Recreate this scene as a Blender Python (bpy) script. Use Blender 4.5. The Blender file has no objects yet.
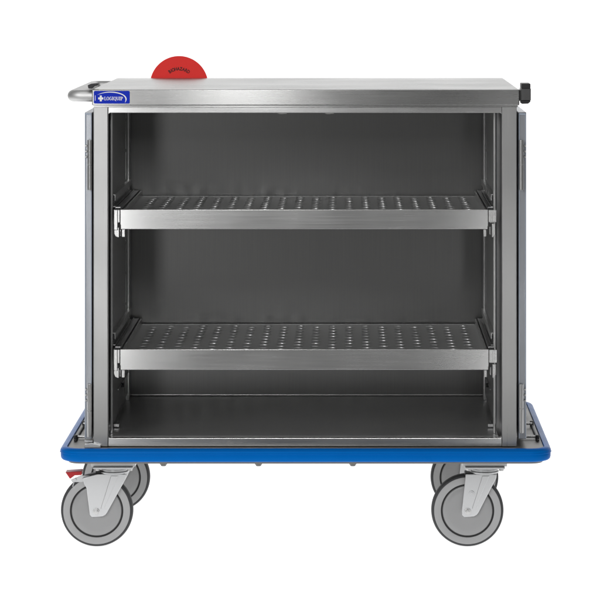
import bpy, bmesh, math, random
from mathutils import Vector, Matrix
random.seed(4)
sc = bpy.context.scene
C = sc.collection
R = math.radians

# ---------------------------------------------------------------- camera
S, D = 0.0025, 7.28            # metres per photo pixel on the front plane, camera distance
XV, YV, GY = 350.0, -31.0, 552.0
def X(px, y=0.0):              # design measures taken off the photograph, as real metres at depth y
    return (XV + (px - XV) * (D + y) / D - 300) * S
def Z(py, y=0.0):
    return (GY - (YV + (py - YV) * (D + y) / D)) * S
cam_d = bpy.data.cameras.new('camera')
cam = bpy.data.objects.new('camera', cam_d); C.objects.link(cam)
cam.location = ((XV - 300) * S, -D, (GY - YV) * S)
cam.rotation_euler = (R(90), 0, 0)
cam_d.sensor_width = 36
cam_d.lens = 36 * D / (600 * S)
cam_d.shift_x = (300 - XV) / 600
cam_d.shift_y = -(300 - YV) / 600
cam_d.clip_start = 0.1; cam_d.clip_end = 200
sc.camera = cam

# ---------------------------------------------------------------- world and lamps
w = bpy.data.worlds.new('World'); sc.world = w; w.use_nodes = True
w.node_tree.nodes['Background'].inputs[0].default_value = (1, 1, 1, 1)
w.node_tree.nodes['Background'].inputs[1].default_value = 0.16
sc.view_settings.view_transform = 'Standard'
sc.view_settings.look = 'None'
sc.view_settings.exposure = 0.0
sc.view_settings.gamma = 1.0
sc.cycles.blur_glossy = 4.0            # calmer secondary reflections of the pressed hole rims

def softbox(name, loc, target, sx, sy, power, col=(1, 1, 1)):
    l = bpy.data.lights.new(name, 'AREA'); l.shape = 'RECTANGLE'; l.size = sx; l.size_y = sy
    l.energy = power; l.color = col
    o = bpy.data.objects.new(name, l); C.objects.link(o); o.location = loc
    o.rotation_euler = (Vector(target) - Vector(loc)).to_track_quat('-Z', 'Y').to_euler()
    return o
softbox('softbox_key', (-2.3, -3.4, 2.5), (-0.25, 0, 0.75), 1.2, 1.5, 54)
softbox('softbox_lid', (-0.27, -3.0, 1.86), (-0.2, 0, 1.1), 0.28, 0.7, 17)
softbox('strip_left', (-0.74, -2.2, 0.62), (-0.45, 0, 0.6), 0.14, 1.1, 3.4)
softbox('strip_right', (0.67, -2.2, 0.36), (0.45, 0, 0.45), 0.08, 0.66, 1.1)
softbox('softbox_top', (0.0, -0.9, 3.4), (0, 0.2, 0.5), 2.2, 1.2, 14)

# ---------------------------------------------------------------- materials
def new_mat(name):
    m = bpy.data.materials.new(name); m.use_nodes = True
    nt = m.node_tree
    return m, nt, nt.nodes['Principled BSDF']
def steel(name, col, rough, grain='X', var=0.10, bump=0.25, aniso=0.0, tint_var=0.06, scale=1.0, blot=0.12):
    m, nt, b = new_mat(name)
    N, L = nt.nodes.new, nt.links.new
    tc = N('ShaderNodeTexCoord'); mp = N('ShaderNodeMapping')
    sc_ = {'X': (6, 700, 700), 'Z': (700, 700, 5), 'Y': (700, 6, 700)}[grain]
    mp.inputs['Scale'].default_value = [v * scale for v in sc_]
    L(tc.outputs['Object'], mp.inputs['Vector'])
    n1 = N('ShaderNodeTexNoise'); n1.inputs['Scale'].default_value = 1.0
    n1.inputs['Detail'].default_value = 3; L(mp.outputs[0], n1.inputs['Vector'])
    n2 = N('ShaderNodeTexNoise'); n2.inputs['Scale'].default_value = 5.0
    n2.inputs['Detail'].default_value = 4; L(tc.outputs['Object'], n2.inputs['Vector'])
    mr = N('ShaderNodeMapRange'); L(n1.outputs['Fac'], mr.inputs['Value'])
    mr.inputs['From Min'].default_value = 0.25; mr.inputs['From Max'].default_value = 0.75
    mr.inputs['To Min'].default_value = rough - var; mr.inputs['To Max'].default_value = rough + var
    ad = N('ShaderNodeMath'); ad.operation = 'MULTIPLY_ADD'
    L(n2.outputs['Fac'], ad.inputs[0]); ad.inputs[1].default_value = blot; ad.inputs[2].default_value = -blot / 2
    a2 = N('ShaderNodeMath'); a2.operation = 'ADD'; L(mr.outputs[0], a2.inputs[0]); L(ad.outputs[0], a2.inputs[1])
    L(a2.outputs[0], b.inputs['Roughness'])
    mx = N('ShaderNodeMix'); mx.data_type = 'RGBA'
    L(n1.outputs['Fac'], mx.inputs['Factor'])
    mx.inputs['A'].default_value = [c * (1 - tint_var) for c in col] + [1]
    mx.inputs['B'].default_value = [min(1, c * (1 + tint_var)) for c in col] + [1]
    L(mx.outputs['Result'], b.inputs['Base Color'])
    bp = N('ShaderNodeBump'); bp.inputs['Strength'].default_value = bump; bp.inputs['Distance'].default_value = 0.0002
    L(n1.outputs['Fac'], bp.inputs['Height']); L(bp.outputs[0], b.inputs['Normal'])
    b.inputs['Metallic'].default_value = 1.0
    if aniso:                                # brushing scatters light across the grain
        b.inputs['Anisotropic'].default_value = aniso
        cv = N('ShaderNodeCombineXYZ')
        for k, v in enumerate({'X': (0, .6, 1), 'Z': (1, .6, 0), 'Y': (1, 0, .6)}[grain]): cv.inputs[k].default_value = v
        L(cv.outputs[0], b.inputs['Tangent'])
    return m
def plain(name, col, rough, metal=0.0, spec=0.5, noise=0.05, coat=0.0, nscale=40):
    m, nt, b = new_mat(name)
    N, L = nt.nodes.new, nt.links.new
    tc = N('ShaderNodeTexCoord'); n = N('ShaderNodeTexNoise'); n.inputs['Scale'].default_value = nscale
    n.inputs['Detail'].default_value = 4; L(tc.outputs['Object'], n.inputs['Vector'])
    mx = N('ShaderNodeMix'); mx.data_type = 'RGBA'; L(n.outputs['Fac'], mx.inputs['Factor'])
    mx.inputs['A'].default_value = [c * (1 - noise) for c in col] + [1]
    mx.inputs['B'].default_value = [min(1, c * (1 + noise)) for c in col] + [1]
    L(mx.outputs['Result'], b.inputs['Base Color'])
    mr = N('ShaderNodeMapRange'); L(n.outputs['Fac'], mr.inputs['Value'])
    mr.inputs['To Min'].default_value = max(0.02, rough - 0.06); mr.inputs['To Max'].default_value = rough + 0.06
    L(mr.outputs[0], b.inputs['Roughness'])
    b.inputs['Metallic'].default_value = metal
    b.inputs['Specular IOR Level'].default_value = spec
    b.inputs['Coat Weight'].default_value = coat; b.inputs['Coat Roughness'].default_value = 0.12
    return m
M = {
    'brushed': steel('brushed_steel_horizontal', (0.52, 0.52, 0.515), 0.25, 'X', var=0.025, bump=0.035, tint_var=0.03, aniso=.55),
    'brushed_v': steel('brushed_steel_vertical', (0.57, 0.57, 0.565), 0.32, 'Z', var=0.04, bump=0.06, tint_var=0.04, aniso=.6),
    'lid': steel('brushed_steel_lid', (0.355, 0.355, 0.35), 0.26, 'X', var=0.03, bump=0.04, tint_var=0.015, aniso=.8),
    'inner': steel('shade_darkened_steel', (0.15, 0.15, 0.148), 0.35, 'Z', var=0.015, bump=0.008, tint_var=0.12, blot=.02, aniso=.5),  # back panel steel, cabinet shade put into its dark base colour
    'inner_floor': steel('mill_finish_floor', (0.76, 0.76, 0.755), 0.36, 'X', var=0.04, bump=0.08, tint_var=0.03),
    'shelf': steel('shelf_sheet', (0.80, 0.80, 0.795), 0.42, 'Y', var=0.04, bump=0.08, tint_var=0.03),
    'side': steel('side_sheet', (0.56, 0.56, 0.56), 0.32, 'Z', var=0.05, bump=0.08, tint_var=0.04),
    'satin': steel('satin_handle_tube', (0.68, 0.68, 0.675), 0.56, 'Y', var=0.03, bump=0.05, tint_var=0.02),
    'dark_metal': steel('dark_bracket_steel', (0.13, 0.13, 0.13), 0.4, 'Z', var=.03, bump=.02),
    'bright': steel('polished_bracket_steel', (0.60, 0.60, 0.595), 0.28, 'Z', var=0.06),
    'deck': steel('deck_steel', (0.25, 0.247, 0.24), 0.5, 'X', var=0.04, bump=0.1),
    'zinc': steel('zinc_plated_steel', (0.60, 0.605, 0.61), 0.38, 'Z', bump=0.02, var=.04, tint_var=.02),
    'door': steel('door_steel', (0.38, 0.395, 0.42), 0.36, 'Z'),
    'door_film': plain('blue_edge_film', (0.40, 0.45, 0.53), 0.4, spec=.2),
    'blue': plain('blue_vinyl_bumper', (0.0, 0.122, 0.45), 0.30, spec=0.10, noise=0.05, nscale=22),
    'badge': plain('badge_blue', (0.0, 0.022, 0.46), 0.4, spec=.15),
    'white': plain('white_ink', (0.85, 0.85, 0.85), 0.5, noise=0.01),
    'red_sign': plain('red_sign_plastic', (0.97, 0.048, 0.042), 0.55, spec=0.15, noise=0.03),
    'ink': plain('black_ink', (0.03, 0.004, 0.004), 0.6),
    'black': plain('black_rubber', (0.012, 0.012, 0.013), 0.5),
    'red': plain('red_pedal_paint', (0.42, 0.008, 0.012), 0.35),
    'tyre': plain('dark_grey_tyre', (0.045, 0.046, 0.048), 0.6, spec=0.3),
    'wheel': plain('grey_wheel_plastic', (0.36, 0.36, 0.36), 0.5, noise=0.03),
    'hub': plain('grey_hub_plastic', (0.29, 0.29, 0.29), 0.30, noise=0.03),
    'groove': plain('groove_rubber', (0.02, 0.02, 0.02), 0.7),
}

M['blue'].node_tree.nodes['Principled BSDF'].inputs['IOR'].default_value = 1.12
M['blue'].node_tree.nodes['Principled BSDF'].inputs['Specular IOR Level'].default_value = 0.5

# ---------------------------------------------------------------- mesh helpers
class MB:
    def __init__(s): s.bm = bmesh.new()
    def box(s, x0, x1, y0, y1, z0, z1):
        vs = [s.bm.verts.new(p) for p in ((x0,y0,z0),(x1,y0,z0),(x1,y1,z0),(x0,y1,z0),(x0,y0,z1),(x1,y0,z1),(x1,y1,z1),(x0,y1,z1))]
        for f in ((0,3,2,1),(4,5,6,7),(0,1,5,4),(1,2,6,5),(2,3,7,6),(3,0,4,7)):
            s.bm.faces.new([vs[i] for i in f])
        return s
    def prism(s, pts, axis, a, b):           # polygon pts (u,v) extruded along axis from a to b
        def P(u, v, t): return {'y': (u, t, v), 'x': (t, u, v), 'z': (u, v, t)}[axis]
        v0 = [s.bm.verts.new(P(u, v, a)) for u, v in pts]; v1 = [s.bm.verts.new(P(u, v, b)) for u, v in pts]
        n = len(pts)
        s.bm.faces.new(v0); s.bm.faces.new(v1[::-1])
        for i in range(n): s.bm.faces.new((v0[i], v1[i], v1[(i+1) % n], v0[(i+1) % n]))
        return s
    def cyl(s, p0, p1, r, n=24, r1=None):
        p0, p1 = Vector(p0), Vector(p1); d = (p1 - p0).normalized()
        q = d.to_track_quat('Z', 'Y').to_matrix(); r1 = r if r1 is None else r1
        rings = []
        for p, rr in ((p0, r), (p1, r1)):
            rings.append([s.bm.verts.new(p + q @ Vector((rr*math.cos(2*math.pi*i/n), rr*math.sin(2*math.pi*i/n), 0))) for i in range(n)])
        for i in range(n): s.bm.faces.new((rings[0][i], rings[0][(i+1)%n], rings[1][(i+1)%n], rings[1][i]))
        s.bm.faces.new(rings[0][::-1]); s.bm.faces.new(rings[1])
        return s
    def lathe(s, c, prof, axis='y', n=96):   # prof: (radius, t) closed by axis
        rings = []
        for r, t in prof:
            ring = []
            for i in range(n):
                a = 2*math.pi*i/n; u, v = r*math.cos(a), r*math.sin(a)
                p = {'y': (u, t, v), 'z': (u, v, t), 'x': (t, u, v)}[axis]
                ring.append(s.bm.verts.new(Vector(c) + Vector(p)))
            rings.append(ring)
        for a, b in zip(rings, rings[1:]):
            for i in range(n): s.bm.faces.new((a[i], a[(i+1)%n], b[(i+1)%n], b[i]))
        for rg in (rings[0], rings[-1]):
            if prof[0] is not prof[-1]: s.bm.faces.new(rg)
        return s
    def tube(s, pts, r, n=20, closed=False):
        pts = [Vector(p) for p in pts]; rings = []; m = len(pts); prev = None
        for k, p in enumerate(pts):
            a = pts[k-1] if (k > 0 or closed) else p; b = pts[(k+1) % m] if (k < m-1 or closed) else p
            t = (b - a).normalized()
            if prev is None:
                up = Vector((0, 0, 1)) if abs(t.z) < 0.9 else Vector((1, 0, 0))
                nrm = t.cross(up).normalized()
            else: nrm = (prev - t * prev.dot(t)).normalized()
            prev = nrm; bn = t.cross(nrm)
            rings.append([s.bm.verts.new(p + r*(nrm*math.cos(2*math.pi*i/n) + bn*math.sin(2*math.pi*i/n))) for i in range(n)])
        for k in range(m - (0 if closed else 1)):
            a, b = rings[k], rings[(k+1) % m]
            for i in range(n): s.bm.faces.new((a[i], a[(i+1)%n], b[(i+1)%n], b[i]))
        if not closed: s.bm.faces.new(rings[0][::-1]); s.bm.faces.new(rings[-1])
        return s
    def build(s, name, mat, parent=None, bevel=0.0, seg=2, smooth=True, extra=()):
        bmesh.ops.recalc_face_normals(s.bm, faces=s.bm.faces[:])
        me = bpy.data.meshes.new(name); s.bm.to_mesh(me); s.bm.free()
        me.materials.append(mat)
        for e in extra: me.materials.append(e)
        if smooth:
            for p in me.polygons: p.use_smooth = True
            me.set_sharp_from_angle(angle=R(32))
        o = bpy.data.objects.new(name, me); C.objects.link(o)
        if parent: o.parent = parent
        if bevel:
            b = o.modifiers.new('bevel', 'BEVEL'); b.width = bevel; b.segments = seg; b.limit_method = 'ANGLE'; b.angle_limit = R(40)
            b.harden_normals = True
        return o
def rounded_rect(x0, x1, y0, y1, r, n=8):
    out = []
    for cx, cy, a0 in ((x1-r, y0+r, -90), (x1-r, y1-r, 0), (x0+r, y1-r, 90), (x0+r, y0+r, 180)):
        for i in range(n+1):
            a = R(a0 + 90*i/n); out.append((cx + r*math.cos(a), cy + r*math.sin(a)))
    return out
def empty(name, loc=(0, 0, 0), parent=None):
    o = bpy.data.objects.new(name, None); o.empty_display_size = 0.1; C.objects.link(o); o.location = loc
    if parent: o.parent = parent
    return o
def tag(o, **k):
    for a, b in k.items(): o[a] = b

# ---------------------------------------------------------------- setting: white studio sweep, glow added to wash out shadows
m, nt, b = new_mat('glowing_white_sweep')
b.inputs['Base Color'].default_value = (0.8, 0.8, 0.8, 1); b.inputs['Roughness'].default_value = 0.9
b.inputs['Specular IOR Level'].default_value = 0.0
b.inputs['Emission Color'].default_value = (1, 1, 1, 1); b.inputs['Emission Strength'].default_value = 0.84
s = MB(); prof = [(-0.75, 0.0), (1.9, 0.0)]
for i in range(1, 13):
    a = R(90*i/12); prof.append((1.9 + 0.8*math.sin(a), 0.8 - 0.8*math.cos(a)))
prof.append((2.7, 3.2))
rows = [[s.bm.verts.new((x, y, z)) for x in (-3.2, 3.4)] for y, z in prof]
for a_, b_ in zip(rows, rows[1:]): s.bm.faces.new((a_[0], a_[1], b_[1], b_[0]))
sweep = s.build('floor', m)
tag(sweep, kind='structure')

# ================================================================ THE CART
cart = empty('case_cart', (0, 0, 0))
tag(cart, label='open stainless steel case cart with two perforated shelves, blue bumper and four casters', category='cart')

LX0, LX1 = X(92.3), X(519.2)
ZB = Z(447)                       # deck top
# ---- lid: folded sheet with dropped edge
lid_y0, lid_y1 = -0.010, 0.762
s = MB(); s.box(LX0, LX1, lid_y0, lid_y1, Z(105.2), Z(89.4))
lid = s.build('lid', M['lid'], cart, bevel=0.0022, seg=3)
s = MB(); s.box(LX0 + 0.004, LX1 - 0.004, -0.004, 0.74, Z(107), Z(105.25)); s.build('lid_gasket', M['lid'], lid)

# ---- face frame
fz0, fz1 = Z(447) + 0.001, Z(106.8)
fr = MB()
fr.box(X(93.3), X(108), 0.0, 0.030, fz0, fz1)
frl = fr.build('stile', M['brushed_v'], cart, bevel=0.0018)
fr = MB(); fr.box(X(502), X(516.8), 0.0, 0.030, fz0, fz1)
fr.build('stile', M['brushed_v'], cart, bevel=0.0018)
fr = MB(); fr.prism([(X(108), Z(107)), (X(502), Z(107)), (X(502), Z(114.6)), (X(500.2), Z(112.9)), (X(109.8), Z(112.9)), (X(108), Z(114.6))], 'y', 0.0025, 0.030)
fr.build('header_rail', M['brushed'], cart, bevel=0.0012)
fr = MB(); fr.prism([(X(108), Z(446.6)), (X(502), Z(446.6)), (X(502), Z(436.8)), (X(500.2), Z(438.3)), (X(109.8), Z(438.3)), (X(108), Z(436.8))], 'y', 0.0025, 0.030)
fr.build('sill', M['brushed'], cart, bevel=0.0015)
for px in (282.3, 329.5):
    s = MB(); s.box(X(px-4.3), X(px+4.3), 0.004, 0.026, Z(114.0), Z(112.95)); s.box(X(px-3), X(px+1), 0.006, 0.022, Z(114.5), Z(114.05))
    s.build('door_catch', M['deck'], cart, bevel=0.0005)

# ---- cabinet shell
LW, RW = X(106.0), X(499.0)       # inner faces of the side walls
BK = 0.72
s = MB(); s.box(X(94.2), LW, 0.0302, BK + 0.004, fz0, fz1); s.build('side_panel', M['side'], cart, bevel=0.001)
s = MB(); s.box(X(502.4), X(516.0), 0.0302, BK + 0.004, fz0, fz1); s.build('side_panel', M['side'], cart, bevel=0.001)
s = MB(); s.box(RW, X(502.4) - .0003, .13, BK + .004, fz0 + .004, fz1); s.build('inner_wall', M['side'], cart)
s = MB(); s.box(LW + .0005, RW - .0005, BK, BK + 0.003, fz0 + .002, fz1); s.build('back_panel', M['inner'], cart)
s = MB(); s.box(LW + .0005, RW - .0005, 0.0305, BK - .0005, Z(441), Z(438.2)); s.build('bottom_panel', M['inner_floor'], cart)
s = MB(); s.box(LW + .0005, RW - .0005, 0.0305, BK - .0005, Z(110), Z(108)); s.build('ceiling_panel', M['inner_floor'], cart)
# rounded cove where back meets floor
s = MB(); pr = []
zf = Z(438.2) + .0003; r = 0.004; yb = BK - 0.0006
arc = [(yb - r + r*math.sin(R(a)), zf + r - r*math.cos(R(a))) for a in range(0, 91, 15)]
s.prism([(yb, zf)] + arc[::-1], 'x', LW + .002, RW - .002)
s.build('cove_strip', M['brushed'], cart)

# ---- slotted posts and rails on both side walls
z_lo, z_hi = Z(438.2) + .0005, Z(110) - .001
for sgn, wx in ((1, LW), (-1, RW)):
    def bx(s, a, b_, y0, y1, z0, z1):
        xa, xb = wx + sgn*a, wx + sgn*b_
        s.box(min(xa, xb), max(xa, xb), y0, y1, z0, z1)
    # front post: folded channel with bright lip
    s = MB(); bx(s, .0062, .0100, .075, .0944, z_lo, z_hi)
    s.build('rack_post', M['brushed_v'], cart, bevel=0.0006)
    # rear post
    s = MB(); bx(s, .0005, .009, .640, .644, z_lo, z_hi); bx(s, .0065, .009, .6442, .690, z_lo, z_hi)
    s.build('rack_post', M['brushed_v'], cart, bevel=0.0006)
    # liner with slots near its rear edge
    s = MB()
    bx(s, .004, .0062, .0945, .548, z_lo + .02, z_hi)
    bx(s, .004, .0062, .566, .6395, z_lo + .02, z_hi)
    zz = z_lo + .02
    while zz < z_hi:
        bx(s, .004, .0062, .548, .566, zz, min(zz + .008, z_hi)); zz += .0825
    s.build('slotted_liner', M['side'], cart)
    s = MB(); bx(s, .0006, .0012, .54, .575, z_lo + .02, z_hi); s.build('slot_backing', M['black'], cart)
    # horizontal seam and pin holes low on the wall
    s = MB(); bx(s, .0063, .0085, .30, .638, Z(407.3), Z(406.2)); s.build('seam_strip', M['side'], cart)
    s = MB()
    s.cyl((wx + sgn*.0063, .40, Z(408)), (wx + sgn*.014, .40, Z(408)), .0055, 16)
    s.build('pin', M['black'], cart, bevel=.0008)
    s = MB(); bx(s, .0063, .020, .16, .165, Z(437), Z(434)); bx(s, .0063, .012, .1655, .23, Z(436), Z(434.2))
    s.build('floor_clip', M['side'], cart, bevel=.0008)

# ---- shelf trays
def hole_sheet(bm, x0, x1, y0, y1, z, ncol, nrow):
    """sheet with staggered round holes, each with a pressed-up rim"""
    pw = (x1 - x0) / ncol; ph = (y1 - y0) / nrow; N_ = 24
    rings_ = ((0.0142, 0.0), (0.0134, .0002), (0.0124, .0006), (0.0121, .0008), (0.0117, .0006), (0.0114, .0001), (0.0114, -.0008))
    for c in range(ncol):
        off = c % 2 == 0
        cx = x0 + (c + .5)*pw
        edges = [y0 + (k + (0.5 if off else 0)) * ph for k in range(nrow + (0 if off else 1))]
        if off:
            for a, b_ in ((y0, edges[0]), (edges[-1], y1)):
                bm.faces.new([bm.verts.new(p) for p in ((cx-pw/2, a, z), (cx+pw/2, a, z), (cx+pw/2, b_, z), (cx-pw/2, b_, z))])
        for a, b_ in zip(edges, edges[1:]):
            cy = (a + b_)/2; prev = []; jz = random.uniform(.6, 1.25)
            for i in range(N_):
                t = 2*math.pi*i/N_; ct, st = math.cos(t), math.sin(t); mm = max(abs(ct), abs(st))
                prev.append(bm.verts.new((cx + pw/2*ct/mm, cy + (b_-a)/2*st/mm, z)))
            for rr, dz in rings_:
                cur = [bm.verts.new((cx + rr*math.cos(2*math.pi*i/N_), cy + rr*math.sin(2*math.pi*i/N_), z + dz*(jz if dz > 0 else 1))) for i in range(N_)]
                for i in range(N_): bm.faces.new((prev[i], prev[(i+1) % N_], cur[(i+1) % N_], cur[i]))
                prev = cur

SY0, SY1 = 0.030, 0.700
def make_shelf(pt, pb, pxl, pxr, label, nrow):
    """pt/pb: photo rows of lip top and bottom; pxl/pxr: ends of the front lip"""
    y0 = 0.026
    zt, zb = Z(pt, y0), Z(pb, y0); zs = zt - 0.019
    xl, xr = X(pxl, y0), X(pxr, y0)
    s = MB(); 
    hole_sheet(s.bm, xl + .024, xr - .020, SY0 + .02, SY1 - .02, zs, 20, nrow)
    def q(a, b_, c, d): s.bm.faces.new([s.bm.verts.new(p) for p in ((a, c, zs), (b_, c, zs), (b_, d, zs), (a, d, zs))])
    q(xl + .006, xl + .024, SY0, SY1); q(xr - .020, xr - .006, SY0, SY1)
    q(xl + .024, xr - .020, SY0, SY0 + .02); q(xl + .024, xr - .020, SY1 - .02, SY1)
    sh = s.build('shelf', M['shelf'], cart)
    tag(sh, label=label)
    # folded front lip
    s = MB(); s.prism([(xl + .001, zb), (xr - .001, zb), (xr - .001, zb + .006), (xr, zb + .010), (xr, zt), (xl, zt), (xl, zb + .012), (xl + .001, zb + .010)], 'y', y0, y0 + .0035)
    s.build('front_lip', M['brushed'], sh, bevel=.0012, seg=3)
    s = MB(); s.box(xl + .004, xr - .004, y0 + .0036, y0 + .016, zb + .0005, zb + .003); s.build('lip_return', M['brushed'], sh)
    # side flanges and rear flange
    for a, b_ in ((xl + .002, xl + .0065), (xr - .0065, xr - .002)):
        s = MB(); s.box(a, b_, y0 + .004, SY1 + .002, zs - .012, zt - .004)
        s.build('side_flange', M['bright'], sh, bevel=.001)
    s = MB(); s.box(xl + .008, xr - .008, SY1 + .0005, SY1 + .003, zs - .012, zs + .0003); s.build('rear_flange', M['shelf'], sh)
    # telescopic slides, latches and hooks at both ends
    for sgn, xe, wx in ((-1, xl, LW), (1, xr, RW)):
        def bx(s, a, b_, ya, yb, z0, z1):
            xa, xb = xe + sgn*a, xe + sgn*b_
            s.box(min(xa, xb), max(xa, xb), ya, yb, z0, z1)
        s = MB(); bx(s, .0010, .0040, .035, .700, zt - .020, zt - .002); bx(s, .0042, .014, .035, .700, zt - .006, zt - .003)
        bx(s, .0042, .014, .035, .700, zt - .034, zt - .031); bx(s, .0142, .017, .035, .700, zt - .038, zt - .001)
        s.build('slide_runner', M['side'], sh, bevel=.0006)
        s = MB(); bx(s, .001, .014, .029, .040, zt - .003, zt + .0035); s.build('slide_stop', M['black'], sh, bevel=.001)
        s = MB(); bx(s, -.001, .013, .031, .037, zt + .0036, zt + .0062); s.build('stop_cap', M['bright'], sh, bevel=.001)
        if sgn < 0:
            s = MB(); bx(s, .0065, .0155, y0 - .002, y0 + .004, zb - .002, zt - .001); bx(s, .0008, .0063, y0 - .001, y0 + .003, zb + .017, zt - .001)
            s.build('end_bracket', M['bright'], sh, bevel=.001)
            s = MB(); s.prism([(xe - .0155, zb - .0025), (xe - .0155, zb - .011), (xe - .012, zb - .018), (xe - .006, zb - .0205), (xe - .003, zb - .0205), (xe - .003, zb + .004), (xe - .0062, zb + .004), (xe - .0064, zb - .0025)], 'y', y0 + .001, y0 + .012)
            s.prism([(xe - .001, zb - .0005), (xe - .001, zb - .018), (xe + .001, zb - .018), (xe + .001, zb - .0005)], 'y', y0 + .006, y0 + .012)
            s.box(xe + .0035, xe + .0115, y0 + .005, y0 + .010, zb - .020, zb - .0005)
            s.build('latch_hook', M['bright'], sh, bevel=.0012)
        else:
            s = MB(); bx(s, .0006, .021, y0 - .002, y0 + .004, zb + .018, zt - .001)
            s.build('end_bracket', M['bright'], sh, bevel=.0015)
            s = MB(); s.prism([(xe + .009, zb + .014), (xe + .0185, zb + .014), (xe + .0185, zb - .012), (xe + .015, zb - .018), (xe + .010, zb - .021), (xe + .009, zb - .019)], 'y', y0 - .001, y0 + .010)
            s.prism([(xe + .003, zb + .006), (xe + .0065, zb + .006), (xe + .0065, zb - .016), (xe + .003, zb - .012)], 'y', y0 + .005, y0 + .011)
            s.box(xe - .012, xe - .004, y0 + .005, y0 + .010, zb - .019, zb - .0005)
            s.build('latch_hook', M['bright'], sh, bevel=.0018, seg=3)
        # fixed upper rail above this shelf, on the wall
        zr = zt + .030
        s = MB()
        a, b_ = wx + (.0064 if sgn < 0 else -.0064), wx + (.0155 if sgn < 0 else -.0155)
        s.box(min(a, b_), max(a, b_), .10, .636, zr, zr + .0025)
        c_ = wx + (.013 if sgn < 0 else -.013)
        s.box(min(c_, b_), max(c_, b_), .10, .636, zr - .014, zr - .0003)
        s.box(min(a, b_), max(a, b_), .10, .636, zr - .030, zr - .0275)
        s.build('guide_rail', M['bright'], cart, bevel=.0006)
        s = MB(); cx = wx + (.0105 if sgn < 0 else -.0105)
        s.cyl((cx, .088, zr - .016), (cx, .100, zr - .016), .0042, 14); s.cyl((cx, .086, zr - .007), (cx, .099, zr - .007), .003, 12)
        s.build('rail_screw', M['black'], cart)
    return sh
make_shelf(209.6, 229.2, 120.2, 488.2, 'upper perforated shelf with steel front lip', 11)
make_shelf(349.4, 369.9, 120.0, 488.8, 'lower perforated shelf with steel front lip', 11)

# ---- doors folded back along the sides
def make_door(side):
    xo = X(84.2) if side < 0 else X(518.6)
    xi = X(91.7) if side < 0 else X(526.6)
    z0, z1 = Z(441) + .003, Z(112.5)
    s = MB(); s.box(xo, xi, .012, .488, z0, z1)
    d = s.build('door', M['door'], cart, bevel=.0015)
    tag(d, label='left door folded flat against the side' if side < 0 else 'right door folded flat against the side')
    s = MB(); w_ = .0020
    for a in (xo + .001, xi - .001 - w_): s.box(a, a + w_, .0085, .0118, z0 + .002, z1 - .002)
    s.box(xo + .001 + w_, xi - .001 - w_, .0085, .0118, z1 - .0065, z1 - .002)
    s.build('edge_trim', M['door_film'], d, bevel=.0006)
    for pa, pb in ((140, 190), (384, 437 if side < 0 else 433)):
        cx = X(89.6) if side < 0 else X(521.2)
        mid = (pa + pb)/2
        s = MB(); s.cyl((cx, -.0005, Z(pa)), (cx, -.0005, Z(mid - .35)), .0056, 20); s.cyl((cx, -.0005, Z(mid + .35)), (cx, -.0005, Z(pb)), .0056, 20)
        s.cyl((cx, -.0005, Z(mid-.35)), (cx, -.0005, Z(mid+.35)), .0045, 16)
        lx = (xo - .0012) if side < 0 else (xi + .0012)
        s.box(cx - .0035, cx + .0035, .0045, .0083, Z(pb) + .003, Z(pa) - .003)
        for k in range(3):
            zz = Z(pa + 6 + 5.5*k); 
            px_ = X(86.0) if side < 0 else X(525.0)
            s.cyl((px_, .0085, zz), (px_, .0052, zz), .0034, 12, .0022)
        s.build('hinge', M['brushed_v'], d, bevel=.0007)
    # pull handle plate near the free edge
    s = MB(); a, b_ = (xo - .003, xo - .0003) if side < 0 else (xi + .0003, xi + .003)
    s.box(a, b_, .40, .44, .70, .86); s.build('pull_plate', M['bright'], d, bevel=.001)
    return d
make_door(-1); make_door(1)

# ---- deck and bumper
DX0, DX1, DY0, DY1 = X(67.5), X(544.0), -.046, .752
s = MB(); s.prism(rounded_rect(DX0, DX1, DY0, DY1, .038), 'z', ZB - .010, ZB - .0005)
s.build('deck', M['deck'], cart, bevel=.001)
s = MB(); s.prism(rounded_rect(DX0 + .004, DX1 - .004, DY0 + .004, DY1 - .004, .034), 'z', Z(463.8, -.042), ZB - .0105)
s.build('deck_skirt', M['deck'], cart, bevel=.001)
# bumper: ribbed vinyl profile swept round the deck
zt, zb = Z(449.2, -.06), Z(462.6, -.06); h = zt - zb
prof = [(0.0, 0.0), (.007, .0), (.0115, .05), (.0145, .14), (.0158, .28), (.0160, .50), (.0156, .54), (.0156, .56),
        (.0176, .60), (.0178, .64), (.0168, .67), (.0168, .72), (.0160, .82), (.0125, .92), (.0075, .985), (0.0, 1.0)]
s = MB(); path = rounded_rect(DX0, DX1, DY0, DY1, .038, 12)
cols = []
np_ = len(path)
for i, (x, y) in enumerate(path):
    a = Vector(path[i-1]); b_ = Vector(path[(i+1) % np_]); t = (b_ - a).normalized(); nrm = Vector((t.y, -t.x))
    cols.append([s.bm.verts.new((x + nrm.x*(o + .0002), y + nrm.y*(o + .0002), zb + h*v)) for o, v in prof])
for i in range(np_):
    A, B = cols[i], cols[(i+1) % np_]
    for k in range(len(prof)): s.bm.faces.new((A[k], B[k], B[(k+1) % len(prof)], A[(k+1) % len(prof)]))
bump = s.build('bumper', M['blue'], cart)
# under-deck bolts
for px in (163.5, 258.5, 352.8):
    s = MB(); y = -.02; s.cyl((X(px, y), y, Z(463.8, -.042) - .0002), (X(px, y), y, Z(465.9, y)), .0068, 6); s.cyl((X(px, y), y, Z(463.8, -.042) - .0001), (X(px, y), y, Z(464.4, y)), .0090, 18)
    s.build('bolt', M['deck'], cart, bevel=.0006)
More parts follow.
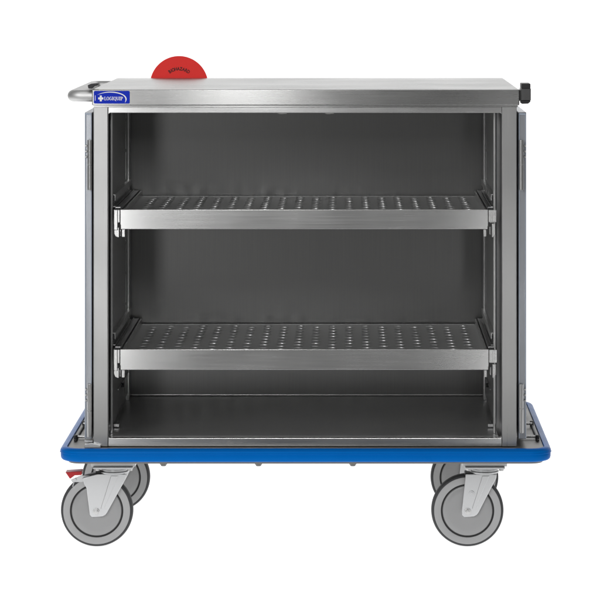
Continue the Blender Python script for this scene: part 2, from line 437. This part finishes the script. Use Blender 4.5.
# tow guides on the deck at both ends
for side in (-1, 1):
    xa = X(517.5) if side > 0 else X(92.5); xb = X(540) if side > 0 else X(72)
    z = ZB + .004
    s = MB(); s.tube([(xa + side*.002, .125, z + .002), (xb, .125, z + .002)], .0035, 12)
    s.build('deck_rod', M['bright'], cart)
    s = MB(); s.tube([(xa + side*.002, .31, z + .006), (xb, .31, z + .006)], .0035, 12)
    s.build('deck_rod', M['bright'], cart)
    s = MB(); s.tube([(xb, .08, z - .001), (xb, .34, z - .001)], .003, 10)
    s.cyl((xb, .10, ZB), (xb, .10, ZB + .014), .005, 12); s.cyl((xb, .33, ZB), (xb, .33, ZB + .014), .005, 12)
    s.build('deck_stop', M['black'], cart)
    s = MB(); xm = X(533) if side > 0 else X(82)
    s.box(xm - .014, xm + .014, .50, .56, ZB, ZB + .026); s.cyl((xm - .016, .53, ZB + .018), (xm + .016, .53, ZB + .018), .006, 12)
    s.build('tow_latch', M['black'], cart, bevel=.003)
# corner bracket beside the left hinge foot
s = MB(); s.prism([(X(85), ZB), (X(101), ZB), (X(101), ZB + .006), (X(92), ZB + .012), (X(85), ZB + .008)], 'y', .004, -.012)
s.box(X(84.5), X(92.8), -.004, .0115, ZB + .013, ZB + .0165)
s.build('hinge_foot', M['zinc'], cart, bevel=.001)

# ---- push handle (left) and its latch
hz, hr = Z(96.4), .0148
hx = X(71.4); s = MB()
pts = [(LX0 + .001, .03, hz), (hx + .028, .03, hz)]
for a in range(0, 91, 10): pts.append((hx + .022 - .022*math.sin(R(a)), .052 - .022*math.cos(R(a)), hz))
for a in range(0, 91, 10): pts.append((hx + .022 - .022*math.cos(R(a)), .608 + .022*math.sin(R(a)), hz))
pts.append((LX0 + .001, .63, hz))
s.tube(pts, hr, 28)
ph = s.build('push_handle', M['satin'], cart)
s = MB()
s.prism([(X(87.3), Z(85.4)), (X(90), Z(84.2)), (X(97.6), Z(83.4)), (X(97.2), Z(85.6)), (X(93.5), Z(86.6)), (X(91.6), Z(88.6)), (X(88), Z(88.6))], 'y', .008, .05)
s.build('release_lever', M['black'], ph, bevel=.0015)
# ---- bumper block on the right end of the lid
s = MB(); s.box(LX1 + .0004, X(521.6), .005, .05, Z(101.0), Z(90.0)); s.prism([(X(521), Z(100.5)), (X(530.8), Z(100.5)), (X(530.8), Z(88.4)), (X(521), Z(88.4))], 'y', -.004, .060)
s.build('end_block', M['dark_metal'], cart, bevel=.0012)
s = MB(); s.box(X(521.4), X(530.4), -.006, .062, Z(88.3), Z(83.6))
s.prism([(X(521.4), Z(100.6)), (X(530.6), Z(100.6)), (X(530), Z(102)), (X(528), Z(103.6)), (X(521.4), Z(103.8))], 'y', -.006, .062)
s.build('end_block_cap', M['black'], cart, bevel=.0015)

# ---- badge
bd = MB(); by = lid_y0
bd.prism(rounded_rect(X(94.1), X(130.1), Z(103.4), Z(90.7), .0035, 5), 'y', by - .0012, by - .0001)
badge = bd.build('badge', M['badge'], lid, bevel=.0004)
s = MB(); y0_, y1_ = by - .0018, by - .0013
def poly(s, pts): s.prism([(X(a), Z(b_)) for a, b_ in pts], 'y', y0_, y1_)
poly(s, [(98.6,97.2),(100.2,97.2),(100.2,95.3),(102.2,95.3),(102.2,97.2),(103.8,97.2),(103.8,99.2),(102.2,99.2),(102.2,101.1),(100.2,101.1),(100.2,99.2),(98.6,99.2)])
poly(s, [(95.4,95.2),(95.9,95.2),(95.9,100.4),(95.4,100.4)])
def bez(p, n=22): return [((1-t)**3*p[0][0]+3*(1-t)**2*t*p[1][0]+3*(1-t)*t*t*p[2][0]+t**3*p[3][0], (1-t)**3*p[0][1]+3*(1-t)**2*t*p[1][1]+3*(1-t)*t*t*p[2][1]+t**3*p[3][1]) for t in [i/n for i in range(n+1)]]
o1 = bez([(97.4,94.9),(105,90.2),(118,90.6),(124.2,94.6)], 20) + bez([(124.2,94.6),(127.8,97.0),(127.6,100.2),(125.2,102.5)], 10)[1:]
i1 = bez([(97.4,94.9),(105,91.3),(117.5,91.7),(123.3,95.2)], 20) + bez([(123.3,95.2),(126.2,97.2),(126.3,99.8),(125.2,102.5)], 10)[1:]
for k in range(len(o1)-1):
    qd = [o1[k], o1[k+1], i1[k+1], i1[k]]
    if k == 0: qd = [o1[0], o1[1], i1[1]]
    if k == len(o1)-2: qd = [o1[k], o1[k+1], i1[k]]
    poly(s, qd)
# serif capitals from stems, bars and rings
def letter(s, ch, x, w_, top=96.5, bot=100.1):
    hh = bot - top; st = .62; th = .32
    def rc(a, b_, c, d): poly(s, [(x+a, b_), (x+c, b_), (x+c, d), (x+a, d)])
    def stem(a): rc(a, top, a+st, bot); rc(a-.28, top-.001, a, top+th); rc(a+st, top, a+st+.28, top+th); rc(a-.28, bot-th, a, bot); rc(a+st, bot-th, a+st+.28, bot)
    def ring(cx, rx, a0, a1, n=18, cy=None, ry=None):
        cy = (top+bot)/2 if cy is None else cy; ry = hh/2 if ry is None else ry
        for k in range(n):
            p = []
            for a, f in ((a0+(a1-a0)*k/n, 0), (a0+(a1-a0)*(k+1)/n, 0), (a0+(a1-a0)*(k+1)/n, 1), (a0+(a1-a0)*k/n, 1)):
                ca, sa = math.cos(R(a)), math.sin(R(a))
                p.append((x+cx+(rx - f*.58)*ca, cy-(ry - f*.32)*sa))
            poly(s, p)
    if ch == 'L': stem(.3); rc(.92, bot-th, w_, bot); rc(w_-.3, bot-.95, w_, bot-th)
    if ch == 'I': stem(.3)
    if ch == 'O': ring(w_/2, w_/2, 0, 360)
    if ch == 'Q': ring(w_/2, w_/2, 0, 360); poly(s, [(x+w_*.45, bot-.5), (x+w_*.75, bot-.5), (x+w_*1.05, bot+.7), (x+w_*.7, bot+.6)])
    if ch == 'G': ring(w_/2, w_/2, 40, 320); rc(w_-.62, top+hh*.55, w_, bot-.5); rc(w_-1.1, top+hh*.5, w_+.2, top+hh*.5+.3)
    if ch == 'U': rc(.15, top, .8, top+hh*.6); rc(w_-.5, top, w_-.1, top+hh*.6); rc(-.15, top, .15, top+th); rc(w_-.75, top, w_-.5, top+th); ring((w_+.05)/2, (w_-.25)/2, 180, 360, 10, top+hh*.6, hh*.4)
    if ch == 'P': stem(.3); ring(.9, 1.35, -90, 90, 10, top+hh*.28, hh*.28)
x = 104.6
for ch, w_ in zip('LOGIQUIP', (2.0, 2.6, 2.5, 1.15, 2.6, 2.45, 1.15, 2.1)):
    letter(s, ch, x, w_); x += w_ + .28
s.build('lettering', M['white'], badge, smooth=False)

# ---- casters
WR = .0913                                   # wheel radius
def make_caster(fork_pts, brake):
    """local origin: floor point under the swivel stem; the wheel trails towards -x"""
    ax = -.043; tz = ZB - .0105 - .0445      # underside of the skirt
    tz = Z(470.0)
    s = MB()
    s.box(-.056, .056, -.030, .046, tz, Z(463.8, -.042) - .0003)
    s.box(-.050, .050, -.042, .042, tz - .0045, tz - .0003)
    s.lathe((0, 0, 0), [(.034, tz - .0046), (.036, tz - .009), (.036, tz - .012), (.031, tz - .0125), (.031, tz - .0145), (.037, tz - .015), (.037, tz - .019), (.030, tz - .0195)], 'z', 40)
    c = s.build('caster', M['zinc'], cart, bevel=.0008)
    # fork: two cheeks and a crown
    s = MB()
    for y0, y1 in ((-.0265, -.0225), (.0225, .0265)): s.prism(fork_pts, 'y', y0, y1)
    tpz = max(p[1] for p in fork_pts)
    s.prism([(-.030, tpz - .004), (.030, tpz - .004), (.030, tpz), (-.030, tpz)], 'y', -.0224, .0224)
    s.build('fork', M['zinc'], c, bevel=.0022, seg=3)
    # embossed bead down each cheek
    s = MB()
    s.prism([(-.006, tpz - .004), (.012, tpz - .004), (-.024, .098), (-.032, .098)], 'y', -.0288, -.0264)
    s.build('fork_bead', M['zinc'], c, bevel=.0014, seg=3)
    s = MB()
    tw = .017
    prof = [(WR*.93, -tw), (WR*.965, -tw*.93), (WR*.99, -tw*.7), (WR, -tw*.3), (WR, tw*.3), (WR*.99, tw*.7), (WR*.965, tw*.93), (WR*.93, tw), (WR*.90, tw*.9), (WR*.90, -tw*.9), (WR*.93, -tw)]
    prof[-1] = prof[0]
    s.lathe((ax, 0, WR), prof, 'y', 96); 
    s.build('tyre', M['tyre'], c)
    s = MB()
    s.lathe((ax, 0, WR), [(WR*.735, -tw*.5), (WR*.738, -tw*1.0), (WR*.76, -tw*1.06), (WR*.92, -tw*1.02), (WR*.935, -tw*.9), (WR*.935, tw*.9), (WR*.92, tw*1.02), (WR*.76, tw*1.06), (WR*.738, tw), (WR*.735, tw*.5)], 'y', 96)
    s.build('wheel', M['wheel'], c)
    s = MB(); s.lathe((ax, 0, WR), [(WR*.60, -tw*.8), (WR*.78, -tw*.8), (WR*.78, tw*.8), (WR*.60, tw*.8)], 'y', 96)
    g = s.build('wheel_groove', M['groove'], c)
    s = MB()
    s.lathe((ax, 0, WR), [(WR*.10, -tw*1.30), (WR*.16, -tw*1.30), (WR*.20, -tw*1.12), (WR*.36, -tw*1.10), (WR*.52, -tw*1.16), (WR*.62, -tw*1.14), (WR*.675, -tw*1.04), (WR*.690, -tw*.9), (WR*.690, tw*.9), (WR*.675, tw*1.04), (WR*.3, tw*1.16), (WR*.1, tw*1.12)], 'y', 96)
    s.build('hub_cap', M['hub'], c)
    s = MB(); s.cyl((ax, -.0266, WR), (ax, -.0290, WR), .0082, 24); s.cyl((ax, -.0291, WR), (ax, -.0345, WR), .0058, 6); s.cyl((ax, -.0346, WR), (ax, -.0365, WR), .0030, 12)
    s.build('axle_bolt', M['bright'], c, bevel=.0006)
    s = MB(); s.cyl((ax, .0266, WR), (ax, .0320, WR), .0075, 6); s.build('axle_nut', M['bright'], c, bevel=.0006)
    for bxx, byy in ((-.040, -.034), (.042, -.034)):
        s = MB(); s.cyl((bxx, byy, tz - .0046), (bxx, byy, tz - .0095), .0068, 6); s.build('plate_bolt', M['bright'], c, bevel=.0006)
    s = MB()
    if brake:
        s.box(-.046, -.012, -.020, .020, tpz - .001, tpz + .006)
        s.build('brake_cam', M['black'], c, bevel=.002)
        s = MB(); s.prism([(-.108, tpz - .016), (-.104, tpz - .022), (-.080, tpz - .021), (-.060, tpz - .016), (-.060, tpz - .006), (-.082, tpz - .005)], 'y', -.018, -.012)
        s.cyl((-.098, -.019, tpz - .015), (-.098, -.0225, tpz - .015), .0042, 14)
        s.tube([(-.100, -.017, tpz - .022), (-.103, -.017, tpz - .032), (-.100, -.017, tpz - .037), (-.097, -.017, tpz - .031)], .0014, 8)
        s.build('brake_arm', M['zinc'], c, bevel=.001)
        s = MB(); s.prism([(-.122, tpz + .004), (-.080, tpz + .0065), (-.080, tpz - .0035), (-.098, tpz - .0045), (-.110, tpz - .0135)], 'y', -.020, .016)
        s.build('brake_pedal', M['red'], c, bevel=.002)
    else:
        s.box(-.050, -.022, -.0215, .0215, tpz - .006, tpz + .002)
        s.build('fork_stop', M['black'], c, bevel=.002)
        s = MB(); s.cyl((-.033, -.0266, .137), (-.033, -.0285, .137), .0068, 18); s.cyl((-.033, -.0286, .137), (-.033, -.0300, .137), .004, 6)
        s.build('fork_screw', M['zinc'], c, bevel=.0005)
    return c
TF = Z(470.0) - .0198
fork_a = [(-.048, TF), (.030, TF), (.029, TF - .010), (-.0155, .0885), (-.020, .0825), (-.027, .0785), (-.052, .0765), (-.0575, .082), (-.058, .092), (-.052, .150)]
fork_b = [(-.078, TF - .010), (-.052, TF - .003), (-.040, TF), (.032, TF), (.031, TF - .012), (-.0155, .0885), (-.020, .0825), (-.027, .0785), (-.055, .0765), (-.0600, .083), (-.061, .092), (-.068, .150), (-.074, TF - .026)]
cy = .08
cl = make_caster(fork_b, True); cl.location = (X(97.2, cy) + .043, cy, 0); tag(cl, label='front left caster with red brake pedal')
cr = make_caster(fork_a, False); cr.location = (X(467.3, cy) + .043, cy, 0)
def copy_part(o, parent):
    c = o.copy(); C.objects.link(c); c.parent = parent
    for ch in o.children:
        d = ch.copy(); C.objects.link(d); d.parent = c
    return c
for px in (116.3, 464.4):
    c = copy_part(cr, cart); c.location = (X(px, .56) + .043, .56, 0)

# ================================================================ biohazard disc
sy = .768
sg = empty('warning_sign', (X(179, sy), sy, Z(85.2, sy)))
tag(sg, label='round red BIOHAZARD sign standing up behind the steel lid', category='sign')
sr = 29.2 * S * (D + sy) / D
s = MB(); s.lathe((0, 0, 0), [(sr - .0006, 0), (sr, .0008), (sr, .0034), (sr - .0006, .004)], 'y', 96)
disc = s.build('disc', M['red_sign'], sg)
s = MB(); s.cyl((0, .0042, -.045), (0, .014, -.045), .010, 20); s.build('mounting_stud', M['zinc'], sg, bevel=.001)
txt = 'BIOHAZARD'
ar = 15.0 * S * 1.1
wd = {'I': .5}; ws = [wd.get(c, 1.0) for c in txt]; tot = sum(ws); ang = 78.0; a = 90 + ang/2 + 0
bmt = bmesh.new()
for ch, w_ in zip(txt, ws):
    a_mid = a - ang*w_/tot/2; a -= ang*w_/tot
    cu = bpy.data.curves.new('glyph', 'FONT'); cu.body = ch; cu.size = .0128; cu.align_x = 'CENTER'; cu.offset = .0003; cu.extrude = .0003
    to = bpy.data.objects.new('glyph', cu); C.objects.link(to)
    bpy.context.view_layer.update()
    me = bpy.data.meshes.new_from_object(to.evaluated_get(bpy.context.evaluated_depsgraph_get()))
    bpy.data.objects.remove(to); bpy.data.curves.remove(cu)
    phi = R(a_mid - 90)
    mat = Matrix.Translation((ar*math.cos(R(a_mid)), -.0006, ar*math.sin(R(a_mid)))) @ Matrix.Rotation(-phi, 4, 'Y') @ Matrix.Rotation(R(90), 4, 'X') @ Matrix.Scale(.82, 4, (1, 0, 0))
    me.transform(mat); bmt.from_mesh(me); bpy.data.meshes.remove(me)
me = bpy.data.meshes.new('lettering'); bmt.to_mesh(me); bmt.free(); me.materials.append(M['ink'])
lt = bpy.data.objects.new('lettering', me); C.objects.link(lt); lt.parent = disc
